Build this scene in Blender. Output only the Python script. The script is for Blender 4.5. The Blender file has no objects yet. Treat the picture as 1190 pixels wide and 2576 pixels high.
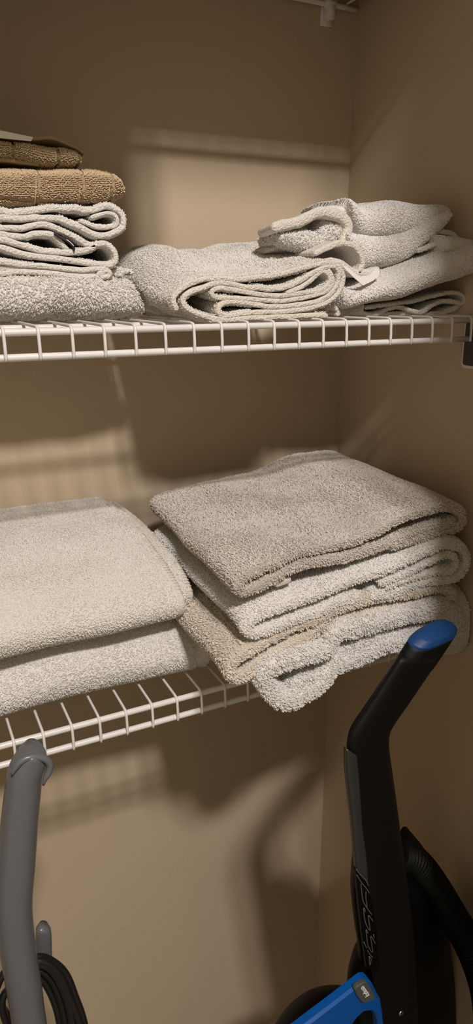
import bpy, math
import numpy as np
from mathutils import Vector, Matrix

SC = bpy.context.scene
COL = SC.collection
# ------------------------------------------------------------------ camera
F = 1765.07
CAM = np.array([-0.10438, -0.7134, 0.03816])
YAW, PITCH, ROLL = 0.457584, 0.306467, -0.002641
def cam_axes():
    cy, sy, cp, sp = math.cos(YAW), math.sin(YAW), math.cos(PITCH), math.sin(PITCH)
    fwd = np.array([sy*cp, cy*cp, -sp]); right = np.array([cy, -sy, 0.0]); up = np.cross(right, fwd)
    c, s = math.cos(ROLL), math.sin(ROLL)
    return c*right+s*up, -s*right+c*up, fwd
CR, CU, CF = cam_axes()
cd = bpy.data.cameras.new('camera'); cam = bpy.data.objects.new('camera', cd); COL.objects.link(cam)
cam.matrix_world = Matrix([[CR[i], CU[i], -CF[i], CAM[i]] for i in range(3)]+[[0, 0, 0, 1]])
cd.sensor_fit = 'VERTICAL'; cd.sensor_height = 36.0; cd.lens = F*36.0/2576.0
cd.clip_start = 0.01; cd.clip_end = 50
SC.camera = cam
# ------------------------------------------------------------------ world, lamps, exposure
SC.view_settings.view_transform = 'Standard'; SC.view_settings.look = 'None'
SC.view_settings.exposure = 0.0; SC.view_settings.gamma = 1.0; SC.view_settings.use_curve_mapping = False
wd = bpy.data.worlds.new('hallway_glow'); SC.world = wd; wd.use_nodes = True
_b = wd.node_tree.nodes['Background']; _b.inputs[0].default_value = (1.0, 0.84, 0.56, 1)
# the hallway: light walls and ceiling above eye level, dim floor below
_tc = wd.node_tree.nodes.new('ShaderNodeTexCoord'); _sx = wd.node_tree.nodes.new('ShaderNodeSeparateXYZ'); _mr = wd.node_tree.nodes.new('ShaderNodeMapRange')
wd.node_tree.links.new(_tc.outputs['Generated'], _sx.inputs[0]); wd.node_tree.links.new(_sx.outputs['Z'], _mr.inputs['Value'])
_mr.inputs['From Min'].default_value = -.25; _mr.inputs['From Max'].default_value = .15
_mr.inputs['To Min'].default_value = .36; _mr.inputs['To Max'].default_value = .40
wd.node_tree.links.new(_mr.outputs[0], _b.inputs[1])
LAMP = (-0.05, -2.0, 1.92)
for i, (dx, e) in enumerate(((-0.10, 176.0), (0.10, 131.0))):
    ld = bpy.data.lights.new('ceiling_bulb', 'POINT'); ld.energy = e; ld.shadow_soft_size = 0.09
    ld.color = (1.0, 0.925, 0.86)
    lo = bpy.data.objects.new('ceiling_bulb', ld); lo.location = (LAMP[0]+dx, LAMP[1], LAMP[2]); COL.objects.link(lo)
SC.cycles.use_denoising = True
try:
    SC.cycles.denoiser = 'OPENIMAGEDENOISE'
    SC.cycles.denoising_input_passes = 'RGB_ALBEDO_NORMAL'
except Exception:
    pass
SC.cycles.max_bounces = 8; SC.cycles.diffuse_bounces = 6
SC.cycles.use_adaptive_sampling = True; SC.cycles.adaptive_threshold = 0.03

# ------------------------------------------------------------------ pixel -> point helpers
def ray(x, y):
    return ((x-595)/F)*CR - ((y-1288)/F)*CU + CF
def at(x, y, Y):
    v = ray(x, y); return CAM + v*((Y-CAM[1])/v[1])
def at_z(x, y, Z):
    v = ray(x, y); return CAM + v*((Z-CAM[2])/v[2])
def at_pl(x, y, p0, n):
    v = ray(x, y); return CAM + v*(np.dot(np.array(p0)-CAM, n)/np.dot(v, n))
def crop(sc, ox, oy):
    return lambda pts: [(ox+x/sc, oy+y/sc) for x, y in pts]

D = 0.2971; W = 0.5927; ZL = -0.4452; ZT = 0.43; S = 0.0325
LIPY, LIPZ = -0.00095, -0.02367

def mkplane(a, b, off=0):
    a = np.array([a[0], a[1], 0.]); b = np.array([b[0], b[1], 0.]); t = (b-a)/np.linalg.norm(b-a); n = np.array([t[1], -t[0], 0.])
    return a+n*off, n
# ------------------------------------------------------------------ noise
_rs = np.random.RandomState(7); _T = _rs.rand(64, 64, 64).astype(np.float32)
def vnoise(P, sc, seed=0):
    q = np.asarray(P)*sc + 17.3 + seed*5.71
    i = np.floor(q).astype(int); f = q-i; f = f*f*(3-2*f)
    out = 0
    for a in (0, 1):
        for b in (0, 1):
            for c in (0, 1):
                w = (f[:, 0] if a else 1-f[:, 0])*(f[:, 1] if b else 1-f[:, 1])*(f[:, 2] if c else 1-f[:, 2])
                out = out + w*_T[(i[:, 0]+a) % 64, (i[:, 1]+b) % 64, (i[:, 2]+c) % 64]
    return out*2-1

# ------------------------------------------------------------------ materials
def nmat(name):
    m = bpy.data.materials.new(name); m.use_nodes = True
    nt = m.node_tree; b = nt.nodes['Principled BSDF']; return m, nt, b
def srgb(r, g, b):
    f = lambda c: (c/255/12.92 if c/255 <= .04045 else ((c/255+.055)/1.055)**2.4)
    return (f(r), f(g), f(b), 1)
def simple(name, col, rough=.5, metal=0, bump=0, bscale=400, spec=.5):
    m, nt, b = nmat(name)
    b.inputs['Base Color'].default_value = col; b.inputs['Roughness'].default_value = rough
    b.inputs['Metallic'].default_value = metal; b.inputs['Specular IOR Level'].default_value = spec
    if bump:
        tc = nt.nodes.new('ShaderNodeTexCoord'); n = nt.nodes.new('ShaderNodeTexNoise'); n.inputs['Scale'].default_value = bscale
        n.inputs['Detail'].default_value = 4
        bp = nt.nodes.new('ShaderNodeBump'); bp.inputs['Strength'].default_value = bump; bp.inputs['Distance'].default_value = .001
        nt.links.new(tc.outputs['Object'], n.inputs['Vector']); nt.links.new(n.outputs['Fac'], bp.inputs['Height'])
        nt.links.new(bp.outputs['Normal'], b.inputs['Normal'])
    return m
def wall_mat(name, col):
    m, nt, b = nmat(name)
    tc = nt.nodes.new('ShaderNodeTexCoord')
    n1 = nt.nodes.new('ShaderNodeTexNoise'); n1.inputs['Scale'].default_value = 260; n1.inputs['Detail'].default_value = 5
    n2 = nt.nodes.new('ShaderNodeTexNoise'); n2.inputs['Scale'].default_value = 6
    mix = nt.nodes.new('ShaderNodeMixRGB'); mix.inputs[1].default_value = col
    mix.inputs[2].default_value = (col[0]*.93, col[1]*.93, col[2]*.95, 1)
    bp = nt.nodes.new('ShaderNodeBump'); bp.inputs['Strength'].default_value = .25; bp.inputs['Distance'].default_value = .0012
    nt.links.new(tc.outputs['Object'], n1.inputs['Vector']); nt.links.new(tc.outputs['Object'], n2.inputs['Vector'])
    nt.links.new(n2.outputs['Fac'], mix.inputs[0]); nt.links.new(mix.outputs[0], b.inputs['Base Color'])
    nt.links.new(n1.outputs['Fac'], bp.inputs['Height']); nt.links.new(bp.outputs['Normal'], b.inputs['Normal'])
    b.inputs['Roughness'].default_value = .75; b.inputs['Specular IOR Level'].default_value = .25
    return m
def terry_mat(name, col, bscale=420, bump=.8, var=.9, grid=None):
    m, nt, b = nmat(name); L = nt.links.new
    tc = nt.nodes.new('ShaderNodeTexCoord')
    no = nt.nodes.new('ShaderNodeTexNoise'); no.inputs['Scale'].default_value = 90; no.inputs['Detail'].default_value = 3
    mx = nt.nodes.new('ShaderNodeMixRGB'); mx.blend_type = 'ADD'; mx.inputs[0].default_value = .006
    L(tc.outputs['Object'], no.inputs['Vector']); L(tc.outputs['Object'], mx.inputs[1]); L(no.outputs['Color'], mx.inputs[2])
    v = nt.nodes.new('ShaderNodeTexVoronoi'); v.inputs['Scale'].default_value = bscale
    L(mx.outputs[0], v.inputs['Vector'])
    rp = nt.nodes.new('ShaderNodeValToRGB')
    rp.color_ramp.elements[0].color = col; rp.color_ramp.elements[1].color = (col[0]*var, col[1]*var*.985, col[2]*var*.96, 1)
    rp.color_ramp.elements[0].position = .15; rp.color_ramp.elements[1].position = .75
    L(v.outputs['Distance'], rp.inputs[0]); L(rp.outputs[0], b.inputs['Base Color'])
    bp = nt.nodes.new('ShaderNodeBump'); bp.invert = True; bp.inputs['Strength'].default_value = bump; bp.inputs['Distance'].default_value = .0016
    L(v.outputs['Distance'], bp.inputs['Height']); L(bp.outputs['Normal'], b.inputs['Normal'])
    b.inputs['Roughness'].default_value = .95; b.inputs['Specular IOR Level'].default_value = .1
    b.inputs['Sheen Weight'].default_value = .15
    return m
def fibre_mat(name, col):
    m, nt, b = nmat(name); L = nt.links.new
    hi = nt.nodes.new('ShaderNodeHairInfo'); mx = nt.nodes.new('ShaderNodeMixRGB')
    mx.inputs[1].default_value = col; mx.inputs[2].default_value = (col[0]*.86, col[1]*.84, col[2]*.8, 1)
    L(hi.outputs['Random'], mx.inputs[0]); L(mx.outputs[0], b.inputs['Base Color'])
    b.inputs['Roughness'].default_value = .9; b.inputs['Specular IOR Level'].default_value = .1
    return m

M = {}
M['wall'] = wall_mat('beige_wall_paint', (.555, .445, .325, 1))
M['trimw'] = simple('cream_trim_paint', (.50, .44, .33, 1), .45)
M['wire'] = simple('white_vinyl_wire', (.74, .715, .71, 1), .32, spec=.5)
M['white'] = terry_mat('white_terry', (.76, .725, .70, 1))
M['cream'] = terry_mat('cream_terry', (.74, .70, .645, 1))
M['ecru'] = terry_mat('ecru_terry', (.58, .53, .465, 1))
M['greyt'] = terry_mat('greyish_terry', (.48, .445, .41, 1))
M['tan'] = terry_mat('tan_terry', (.44, .33, .21, 1), bscale=330, bump=1.0, var=.72)
M['tanhem'] = simple('tan_woven_hem', (.44, .33, .215, 1), .9, bump=.6, bscale=900)
M['tanseam'] = simple('tan_seam_thread', (.52, .39, .25, 1), .8)
M['fwhite'] = fibre_mat('white_loop_fibre', (.81, .795, .79, 1))
M['fcream'] = fibre_mat('cream_loop_fibre', (.79, .765, .735, 1))
M['fecru'] = fibre_mat('ecru_loop_fibre', (.80, .735, .655, 1))
M['fgrey'] = fibre_mat('greyish_loop_fibre', (.70, .645, .595, 1))
M['ftan'] = fibre_mat('tan_loop_fibre', (.60, .47, .32, 1))
M['hem'] = simple('cream_hem_cloth', (.62, .58, .52, 1), .9, bump=.5, bscale=1200)
M['label'] = simple('white_satin_label', (.90, .87, .85, 1), .55)
M['ink'] = simple('dark_ink', (.02, .02, .022, 1), .6)
M['blackp'] = simple('black_plastic', (.002, .002, .0024, 1), .5, spec=.15)
M['blackm'] = simple('matte_black_plastic', (.0035, .0032, .003, 1), .55, spec=.22)
M['smoke'] = simple('dark_grey_gloss_panel', (.03, .03, .028, 1), .35)
M['letter'] = simple('grey_lettering', (.09, .088, .092, 1), .5)
M['letterw'] = simple('white_lettering', (.75, .75, .75, 1), .5)
M['blue'] = simple('blue_plastic', (.006, .045, .16, 1), .5, spec=.35)
M['blueb'] = simple('bright_blue_plastic', (.0, .075, .33, 1), .4, spec=.3)
M['greyp'] = simple('grey_plastic', (.125, .13, .14, 1), .3)
M['greyb'] = simple('grey_button_plastic', (.07, .072, .07, 1), .45)
M['screw'] = simple('steel_screw', (.6, .6, .62, 1), .25, metal=1)
M['cord'] = simple('black_cord', (.01, .01, .01, 1), .35)
M['brk'] = simple('bracket_recess', (.05, .05, .045, 1), .6)
M['carpet'] = simple('beige_carpet', (.16, .125, .09, 1), .95, bump=.8, bscale=300)

# ------------------------------------------------------------------ object helpers
def mesh_obj(name, V, Fc, mat, parent=None, smooth=True):
    me = bpy.data.meshes.new(name)
    V = np.asarray(V, dtype=np.float64)
    me.from_pydata([tuple(v) for v in V], [], [tuple(int(i) for i in f) for f in Fc])
    me.update()
    if smooth: me.polygons.foreach_set('use_smooth', [True]*len(me.polygons))
    for m in (mat if isinstance(mat, (list, tuple)) else [mat]): me.materials.append(m)
    o = bpy.data.objects.new(name, me); COL.objects.link(o)
    if parent is not None: o.parent = parent
    return o
def tag(o, label=None, cat=None, group=None, kind=None):
    if label: o['label'] = label
    if cat: o['category'] = cat
    if group: o['group'] = group
    if kind: o['kind'] = kind
    return o
def empty(name, loc=(0, 0, 0)):
    o = bpy.data.objects.new(name, None); COL.objects.link(o); o.location = loc; o.empty_display_size = .02; return o
class MB:
    def __init__(s): s.V = []; s.F = []; s.n = 0
    def add(s, V, Fc):
        V = np.asarray(V, float); s.V.append(V); s.F += [tuple(i+s.n for i in f) for f in Fc]; s.n += len(V); return s
    def box(s, a, b):
        x0, y0, z0 = a; x1, y1, z1 = b
        V = [(x0, y0, z0), (x1, y0, z0), (x1, y1, z0), (x0, y1, z0), (x0, y0, z1), (x1, y0, z1), (x1, y1, z1), (x0, y1, z1)]
        return s.add(V, [(0, 3, 2, 1), (4, 5, 6, 7), (0, 1, 5, 4), (1, 2, 6, 5), (2, 3, 7, 6), (3, 0, 4, 7)])
    def tube(s, pts, r, n=12, caps=True):
        P = np.asarray(pts, float); k = len(P); r = np.broadcast_to(np.asarray(r, float), (k,))
        T = np.gradient(P, axis=0); T /= np.linalg.norm(T, axis=1)[:, None]
        up = np.array([0, 0, 1.]) if abs(T[0][2]) < .9 else np.array([1., 0, 0])
        a = np.cross(T[0], up); a /= np.linalg.norm(a); V = []
        for i in range(k):
            a = a-np.dot(a, T[i])*T[i]; a /= np.linalg.norm(a); b = np.cross(T[i], a)
            for j in range(n):
                t = 2*math.pi*j/n; V.append(P[i]+r[i]*(math.cos(t)*a+math.sin(t)*b))
        Fc = [(i*n+j, i*n+(j+1) % n, (i+1)*n+(j+1) % n, (i+1)*n+j) for i in range(k-1) for j in range(n)]
        if caps:
            Fc.append(tuple(range(n-1, -1, -1))); Fc.append(tuple((k-1)*n+j for j in range(n)))
        return s.add(V, Fc)
    def grid(s, G):
        G = np.asarray(G); a, b = G.shape[:2]
        return s.add(G.reshape(-1, 3), [(i*b+j, i*b+j+1, (i+1)*b+j+1, (i+1)*b+j) for i in range(a-1) for j in range(b-1)])
    def build(s, name, mat, parent=None, smooth=True):
        return mesh_obj(name, np.concatenate(s.V), s.F, mat, parent, smooth)
def autosmooth(o, deg=40):
    me = o.data
    try:
        me.set_sharp_from_angle(angle=math.radians(deg))
    except Exception:
        pass
def crom(pts, step):
    """Catmull-Rom through pts, resampled at an even step."""
    P = np.asarray(pts, float); Q = np.vstack([2*P[0]-P[1], P, 2*P[-1]-P[-2]]); out = []
    for i in range(1, len(Q)-2):
        p0, p1, p2, p3 = Q[i-1:i+3]; t = np.linspace(0, 1, 14, endpoint=False)[:, None]
        out.append(.5*((2*p1)+(-p0+p2)*t+(2*p0-5*p1+4*p2-p3)*t**2+(-p0+3*p1-3*p2+p3)*t**3))
    out = np.vstack(out+[P[-1:]])
    d = np.r_[0, np.cumsum(np.linalg.norm(np.diff(out, axis=0), axis=1))]
    n = max(3, int(d[-1]/step)+1); u = np.linspace(0, d[-1], n)
    return np.stack([np.interp(u, d, out[:, k]) for k in range(out.shape[1])], 1)

def sheet_geo(path3, t, axis, depths, deform=None, hem=1.0, seed=0, step=.0022, wav=.0006, body=.9):
    """A folded cloth: the 3D fold line path3 (in the plane of the visible edge) given thickness t and run back along axis."""
    C = crom(path3, step); n = len(C); axis = np.asarray(axis, float); axis /= np.linalg.norm(axis)
    T = np.gradient(C, axis=0); T /= np.linalg.norm(T, axis=1)[:, None]+1e-12
    N = np.cross(T, axis); N /= np.linalg.norm(N, axis=1)[:, None]+1e-12
    ts = np.full(n, t/2)*(1+.10*vnoise(C, 140, seed))
    jit = vnoise(C, 90, seed+3)[:, None]*wav
    C2 = C+N*jit
    Lf = lambda k: C2+N*(ts*k)[:, None]; Rt = lambda k: C2-N*(ts*k)[:, None]
    ang = np.linspace(0, math.pi, 5)[1:-1]
    def loop(k):
        e1 = [C2[-1]+N[-1]*ts[-1]*k*math.cos(a)+T[-1]*ts[-1]*k*math.sin(a) for a in ang]
        e0 = [C2[0]-N[0]*ts[0]*k*math.cos(a)-T[0]*ts[0]*k*math.sin(a) for a in ang]
        return np.vstack([Lf(k), e1, Rt(k)[::-1], e0])
    dmax = depths[-1]; r = t/2
    st = [(0-.0*r, .45), (.12*r, .72), (.4*r, .92), (.9*r, 1.0)]
    st += [(d, 1.0 if d < .006 else body) for d in depths if d > 1.6*r and d < dmax-1.2*r]
    st += [(dmax-.5*r, .8), (dmax, .4)]
    m = 2*n+6; V = []
    for d, k in st:
        Lp = loop(k*hem)+axis*d
        if deform is not None: Lp = deform(Lp, d/dmax)
        V.append(Lp)
    V = np.vstack(V); Fc = []
    for i in range(len(st)-1):
        for j in range(m):
            j2 = (j+1) % m; Fc.append((i*m+j, i*m+j2, (i+1)*m+j2, (i+1)*m+j))
    for off, flip in ((0, 0), ((len(st)-1)*m, 1)):
        a = lambda i: off+i; b = lambda i: off+n+3+(n-1-i)
        for i in range(n-1):
            q = (a(i), b(i), b(i+1), a(i+1)); Fc.append(q[::-1] if flip else q)
        q = (a(n-1), b(n-1), off+n+2, off+n+1, off+n); Fc.append(q[::-1] if flip else q)
        q = (a(0), off+m-1, off+m-2, off+m-3, b(0)); Fc.append(q[::-1] if flip else q)
    return V, Fc

JOBS = []
def add_pile(o, fmat, count, length=.0028, rr=.0003, seed=1, skip=None, dens=None, lean=.9):
    o.data.materials.append(fmat); JOBS.append((o, length, rr, seed, skip, dens, lean)); return o
def weave_loops(o, P, rad):
    """terry loops P (n, k, 3) become three-sided yarn tubes joined into the towel's own mesh"""
    n, k = P.shape[:2]; m = 4
    T = np.gradient(P, axis=1); T /= np.linalg.norm(T, axis=2)[..., None]+1e-12
    ref = np.cross(T[:, 0], T[:, -1]); ref /= np.linalg.norm(ref, axis=1)[:, None]+1e-12
    A = np.repeat(ref[:, None], k, 1); B = np.cross(T, A); B /= np.linalg.norm(B, axis=2)[..., None]+1e-12
    R_ = np.broadcast_to(rad, (n, k))[..., None]
    rings = np.stack([P+R_*(math.cos(a)*A+math.sin(a)*B) for a in (0, math.pi/2, math.pi, 1.5*math.pi)], 2)
    V = rings.reshape(-1, 3).astype(np.float32)
    base = np.arange(n)[:, None, None]*(k*m); i = np.arange(k-1)[None, :, None]; j = np.arange(m)[None, None, :]; j2 = (j+1) % m
    Q = np.stack([base+i*m+j, base+i*m+j2, base+(i+1)*m+j2, base+(i+1)*m+j], -1).reshape(-1, 4)
    me = o.data; nv, nl, npo = len(me.vertices), len(me.loops), len(me.polygons)
    co = np.empty(nv*3, np.float32); me.vertices.foreach_get('co', co)
    lv = np.empty(nl, np.int32); me.loops.foreach_get('vertex_index', lv)
    ls = np.empty(npo, np.int32); me.polygons.foreach_get('loop_start', ls)
    nm = bpy.data.meshes.new(me.name)
    nm.vertices.add(nv+len(V)); nm.vertices.foreach_set('co', np.r_[co, V.reshape(-1)])
    nm.loops.add(nl+Q.size); nm.loops.foreach_set('vertex_index', np.r_[lv, (Q+nv).reshape(-1).astype(np.int32)])
    nm.polygons.add(npo+len(Q)); nm.polygons.foreach_set('loop_start', np.r_[ls, nl+4*np.arange(len(Q), dtype=np.int32)].astype(np.int32))
    nm.update(calc_edges=True)
    for mt in me.materials: nm.materials.append(mt)
    nm.polygons.foreach_set('material_index', np.r_[np.zeros(npo, np.int32), np.full(len(Q), len(me.materials)-1, np.int32)])
    nm.polygons.foreach_set('use_smooth', np.ones(npo+len(Q), bool))
    o.data = nm; bpy.data.meshes.remove(me)
def tri_data(me):
    me.calc_loop_triangles(); nt = len(me.loop_triangles)
    co = np.empty(len(me.vertices)*3, np.float32); me.vertices.foreach_get('co', co)
    tr = np.empty(nt*3, np.int32); me.loop_triangles.foreach_get('vertices', tr)
    return co.reshape(-1, 3).astype(float), tr.reshape(-1, 3)
def run_pile_jobs():
    from mathutils.bvhtree import BVHTree
    AV, AT, off = [], [], 0
    for jb in JOBS:
        co, tr = tri_data(jb[0].data); AV.append(co); AT.append(tr+off); off += len(co)
    bvh = BVHTree.FromPolygons(np.vstack(AV).tolist(), np.vstack(AT).tolist(), all_triangles=True)
    eyes = [Vector(CAM+CR*q+np.array([0, 0, h])) for q, h in ((0, 0), (-.16, .03), (.16, .03))]
    total = 0
    for (o, length, rr, seed, skip, dens, lean), co, tr in zip(JOBS, AV, [tri_data(j[0].data)[1] for j in JOBS]):
        rs = np.random.RandomState(seed)
        a, b, c = co[tr[:, 0]], co[tr[:, 1]], co[tr[:, 2]]
        nn = np.cross(b-a, c-a); ar = np.linalg.norm(nn, axis=1)/2; nn /= (2*ar[:, None]+1e-15); ctr = (a+b+c)/3
        vd = CAM-ctr; vd /= np.linalg.norm(vd, axis=1)[:, None]
        ok = ((nn*vd).sum(1) > -.35) & (ctr[:, 0] > -.22) & (ar > 1e-9)
        if skip is not None: ok &= ~skip(ctr, nn)
        for i in np.nonzero(ok)[0]:
            p = Vector(ctr[i]+nn[i]*.0035); vis = False
            for e in eyes:
                d = e-p
                if bvh.ray_cast(p, d.normalized(), d.length)[0] is None: vis = True; break
            ok[i] = vis
        if dens is None: dens = 400000 if length < .0021 else (330000 if length < .0030 else 290000)
        w = ar*ok; tot = w.sum(); n = int(tot*dens); total += n
        if n < 10: continue
        f = rs.choice(len(tr), n, p=w/tot); u = rs.rand(n); v = rs.rand(n); m = u+v > 1; u[m] = 1-u[m]; v[m] = 1-v[m]
        p = a[f]+(b-a)[f]*u[:, None]+(c-a)[f]*v[:, None]; N = nn[f]
        h = length*.62*(.65+.6*rs.rand(n))
        fld = np.stack([vnoise(p, 22, seed), vnoise(p, 22, seed+11), vnoise(p, 22, seed+23)], 1)*1.3+rs.normal(0, .55, (n, 3))
        d = fld-(fld*N).sum(1)[:, None]*N; d /= np.linalg.norm(d, axis=1)[:, None]+1e-9
        s2 = np.cross(N, d); k = 5
        wd = h*(.45+.35*rs.rand(n)); ln = h*lean*(.5+.8*rs.rand(n)); P = np.zeros((n, k, 3))
        for i, q in enumerate(np.linspace(0, 1, k)):
            arc = math.sin(math.pi*(.03+.94*q))
            P[:, i] = p-N*.0003+N*(h*arc**.8)[:, None]+d*(ln*arc)[:, None]+s2*(wd*(q-.5))[:, None]
        weave_loops(o, P, rr*LR*(.85+.3*rs.rand(n))[:, None]*np.ones(k))
    print('LOOPS', total)
LR = 1.15
def fin(o, sub=0):
    if sub:
        m = o.modifiers.new('sub', 'SUBSURF'); m.levels = 0; m.render_levels = sub
    return o
PILE = 1.0
def towel(name, sheets, mat, fmat, axis, depths, deform=None, pile=14000, length=.0028, rr=.00028, seed=1, hemskip=0., offs=None, **kw):
    mb = MB(); axis = np.asarray(axis, float)/np.linalg.norm(axis)
    for i, (p, t) in enumerate(sheets):
        if offs: p = [q+axis*offs[i] for q in p]
        V, Fc = sheet_geo(p, t, axis, depths, deform, seed=seed+i, **kw); mb.add(V, Fc)
    o = mb.build(name, mat)
    if pile:
        sk = None
        if hemskip:
            o0 = min(np.dot(q, axis) for p, t in sheets for q in p)
            def sk(c, n): 
                dd = c@axis-o0
                bad = dd < hemskip
                if offs: 
                    for f in offs: bad |= (dd > f-.001) & (dd < f+hemskip)
                return bad
        add_pile(o, fmat, pile*PILE, length, rr, seed, skip=sk)
    return o

# ================================================================== THE ROOM
def struct(name, mb, mat):
    o = mb.build(name, mat, smooth=False); o['kind'] = 'structure'; return o
FL = -1.61; CE = 0.86; XL = -0.95
struct('wall_back', MB().box((XL-.1, D, FL), (W+.1, D+.1, CE)), M['wall'])
struct('wall_right', MB().box((W, -.5, FL), (W+.1, D, CE)), M['wall'])
struct('wall_left', MB().box((XL-.1, -.5, FL), (XL, D, CE)), M['wall'])
struct('ceiling', MB().box((XL-.1, -.5, CE), (W+.1, D+.1, CE+.1)), M['trimw'])
struct('floor', MB().box((XL-.1, -2.2, FL-.1), (1.6, D+.1, FL)), M['carpet'])
struct('wall_front', MB().box((.385, -.5, FL), (1.6, -.4, 2.6)).box((-.75, -.5, .80), (.385, -.4, 2.6)).box((XL-.6, -.5, FL), (-.75, -.4, 2.6)), M['wall'])
bb = MB()
for (a, b) in (((XL, D-.013, FL), (W, D, FL+.075)), ((XL, D-.008, FL+.075), (W, D, FL+.084))): bb.box(a, b)
struct('baseboard_back', bb, M['trimw'])
struct('baseboard_right', MB().box((W-.013, -.4, FL), (W, D-.013, FL+.075)).box((W-.008, -.4, FL+.075), (W, D-.013, FL+.084)), M['trimw'])

# ================================================================== WIRE SHELVES
def shelf(z, label, ks, x0, yf=0.0, group=None, rods=(.075, .15, .225), xleft=-.42):
    root = empty('wire_shelf', (0, yf, z)); tag(root, label, 'shelf')
    R = .0037; r = .0017; xr = W-.004
    def rod(name, y, zz, rad=R):
        x = np.linspace(xleft, xr, 24); MB().tube(np.stack([x, 0*x+y, 0*x+zz], 1), rad, 14).build(name, M['wire'], root)
    rod('front_rail', 0, 0); rod('lower_rail', LIPY, LIPZ)
    for y in rods: rod('support_rail', y, 0)
    rod('back_rail', D-yf-.008, 0)
    for k in ks:
        x = x0+k*S
        yb = D-yf-.006
        p = [(x, yb, R+r*.7), (x, .15, R+r*.7), (x, .02, R+r*.7), (x, .004, R+r*.6), (x, -R*.55, R+r*.1), (x, -R-r*.5, R*.1), (x, -R-r*.7, -.006),
             (x, LIPY-R-r*.55, LIPZ*.6), (x, LIPY-R-r*.5, LIPZ-R*.8)]
        P = crom(p, .0035)
        MB().tube(P, r, 8).build('cross_wire', M['wire'], root)
    return root
up_sh = shelf(0, 'white wire shelf at eye level under the tan and white towels', range(-11, 19), 0.0)
lo_sh = shelf(ZL, 'white wire shelf below, under the thick folded bath towels', range(-11, 19), -.03245+.0)
top_sh = shelf(ZT, 'white wire shelf whose back corner shows at the top of the photo', range(-11, 18), .018, yf=.04, rods=(.06, .12, .18))
# clip holding the back rail of the top shelf
def wall_clip(root, x, y, z):
    mb = MB().box((x-.006, y-.016, z-.020), (x+.006, y, z+.008)).tube([(x-.009, y-.010, z), (x+.009, y-.010, z)], .0065, 12)
    mb.box((x-.010, y-.004, z-.026), (x+.010, y, z+.010))
    mb.build('wall_clip', M['wire'], root)
pc = at(829, 20, D-.01)
wall_clip(top_sh, pc[0], D-.04, 0.0)
# end bracket of the eye-level shelf on the right wall
def bracket(z, label):
    root = empty('shelf_bracket', (W, 0, z)); tag(root, label, 'bracket')
    a = at(1171, 870, 0); 
    def rr(y0, y1, z0, z1, rad, x0, x1, nm, mat):
        pts = []
        for cy, cz, a0 in ((y1-rad, z1-rad, 0), (y0+rad, z1-rad, 90), (y0+rad, z0+rad, 180), (y1-rad, z0+rad, 270)):
            for t in range(0, 91, 15):
                an = math.radians(a0+t); pts.append((cy+rad*math.cos(an), cz+rad*math.sin(an)))
        n = len(pts); V = [(x0, p[0], p[1]) for p in pts]+[(x1, p[0], p[1]) for p in pts]
        Fc = [tuple(range(n)), tuple(range(2*n-1, n-1, -1))]+[(i, n+i, n+(i+1) % n, (i+1) % n) for i in range(n)]
        return MB().add(V, Fc).build(nm, mat, root, smooth=False)
    rr(-.075, .012, -.062, .006, .006, -.003, 0, 'mounting_plate', M['wire'])
    rr(-.070, .0085, -.058, .002, .004, -.0045, -.003, 'recess', M['brk'])
bracket(0, 'small wall bracket with a dark face at the right end of the eye-level shelf')

# ================================================================== UPPER SHELF: CENTRE TOWEL (spiral folded)
A = crop(4.958, 420, 620); B = crop(4.958, 640, 620)
YC = .018
def P(pts, Y): return [at(x, y, Y) for x, y in pts]
s1 = P(B([(900, 868), (780, 858), (640, 868), (450, 876), (250, 884)])+A([(1190, 888), (1050, 895), (900, 908), (760, 922), (620, 900), (450, 862), (330, 812), (240, 750), (210, 680), (240, 612), (330, 555), (450, 515), (560, 475), (700, 452), (850, 478), (1000, 508)])
       + B([(100, 522), (250, 530), (400, 510), (550, 445), (700, 355), (850, 275), (970, 248), (1050, 290), (1066, 370), (1040, 480), (960, 590), (850, 665), (700, 712), (500, 738), (300, 750), (100, 738)])
       + A([(1000, 705), (850, 690), (735, 695), (665, 740), (650, 800), (690, 858), (780, 868), (900, 845), (1050, 828)])
       + B([(100, 822), (300, 818), (500, 798), (700, 765), (850, 725), (970, 665), (1065, 570), (1112, 450), (1105, 330), (1040, 235), (940, 200), (750, 238), (550, 292), (300, 350), (0, 392)])
       + A([(900, 408), (700, 395), (500, 408), (300, 468), (150, 560), (88, 645), (98, 720), (125, 768)]), YC)
s2 = P(B([(430, 575), (600, 505), (740, 400), (850, 318), (930, 350), (950, 430), (890, 512), (780, 562), (600, 582), (450, 606), (300, 620), (100, 602)])
       + A([(1000, 570), (850, 540), (700, 516), (605, 532), (565, 580), (605, 628), (700, 645), (900, 648)])
       + B([(100, 668), (300, 684), (500, 662), (700, 625), (880, 575), (965, 500), (988, 420), (968, 350), (935, 305)]), YC)
def dC(Pt, u):
    Pt = Pt.copy(); z = Pt[:, 2]; zz = np.clip(z/.095, 0, 1.1)
    rise = .074*(1-math.cos(min(u*1.25, 1)*math.pi))/2
    side = np.clip((Pt[:, 0]-.24)/.24, 0, 1)**.8
    Pt[:, 2] += zz*rise*(1-.75*side) + .004*vnoise(Pt, 14, 3)*u*zz
    w = np.clip(zz*1.2-.15, 0, 1)
    Pt[:, 0] += .0035*vnoise(Pt, 22, 5)*min(1, u*4)
    Pt[:, 2] += w*.0022*vnoise(Pt, 45, 9)*min(1, u*5)
    return Pt
dep = lambda d, n: list(np.linspace(0, d, n))
o = towel('folded_towel', [(s1, .0062), (s2, .0056)], M['cream'], M['fcream'], (0, 1, 0), dep(.24, 46), dC, pile=60000, length=.0026, seed=4, hemskip=.0035)
tag(o, 'cream towel folded in a flat spiral, alone in the middle of the eye-level shelf', 'towel')

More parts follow.
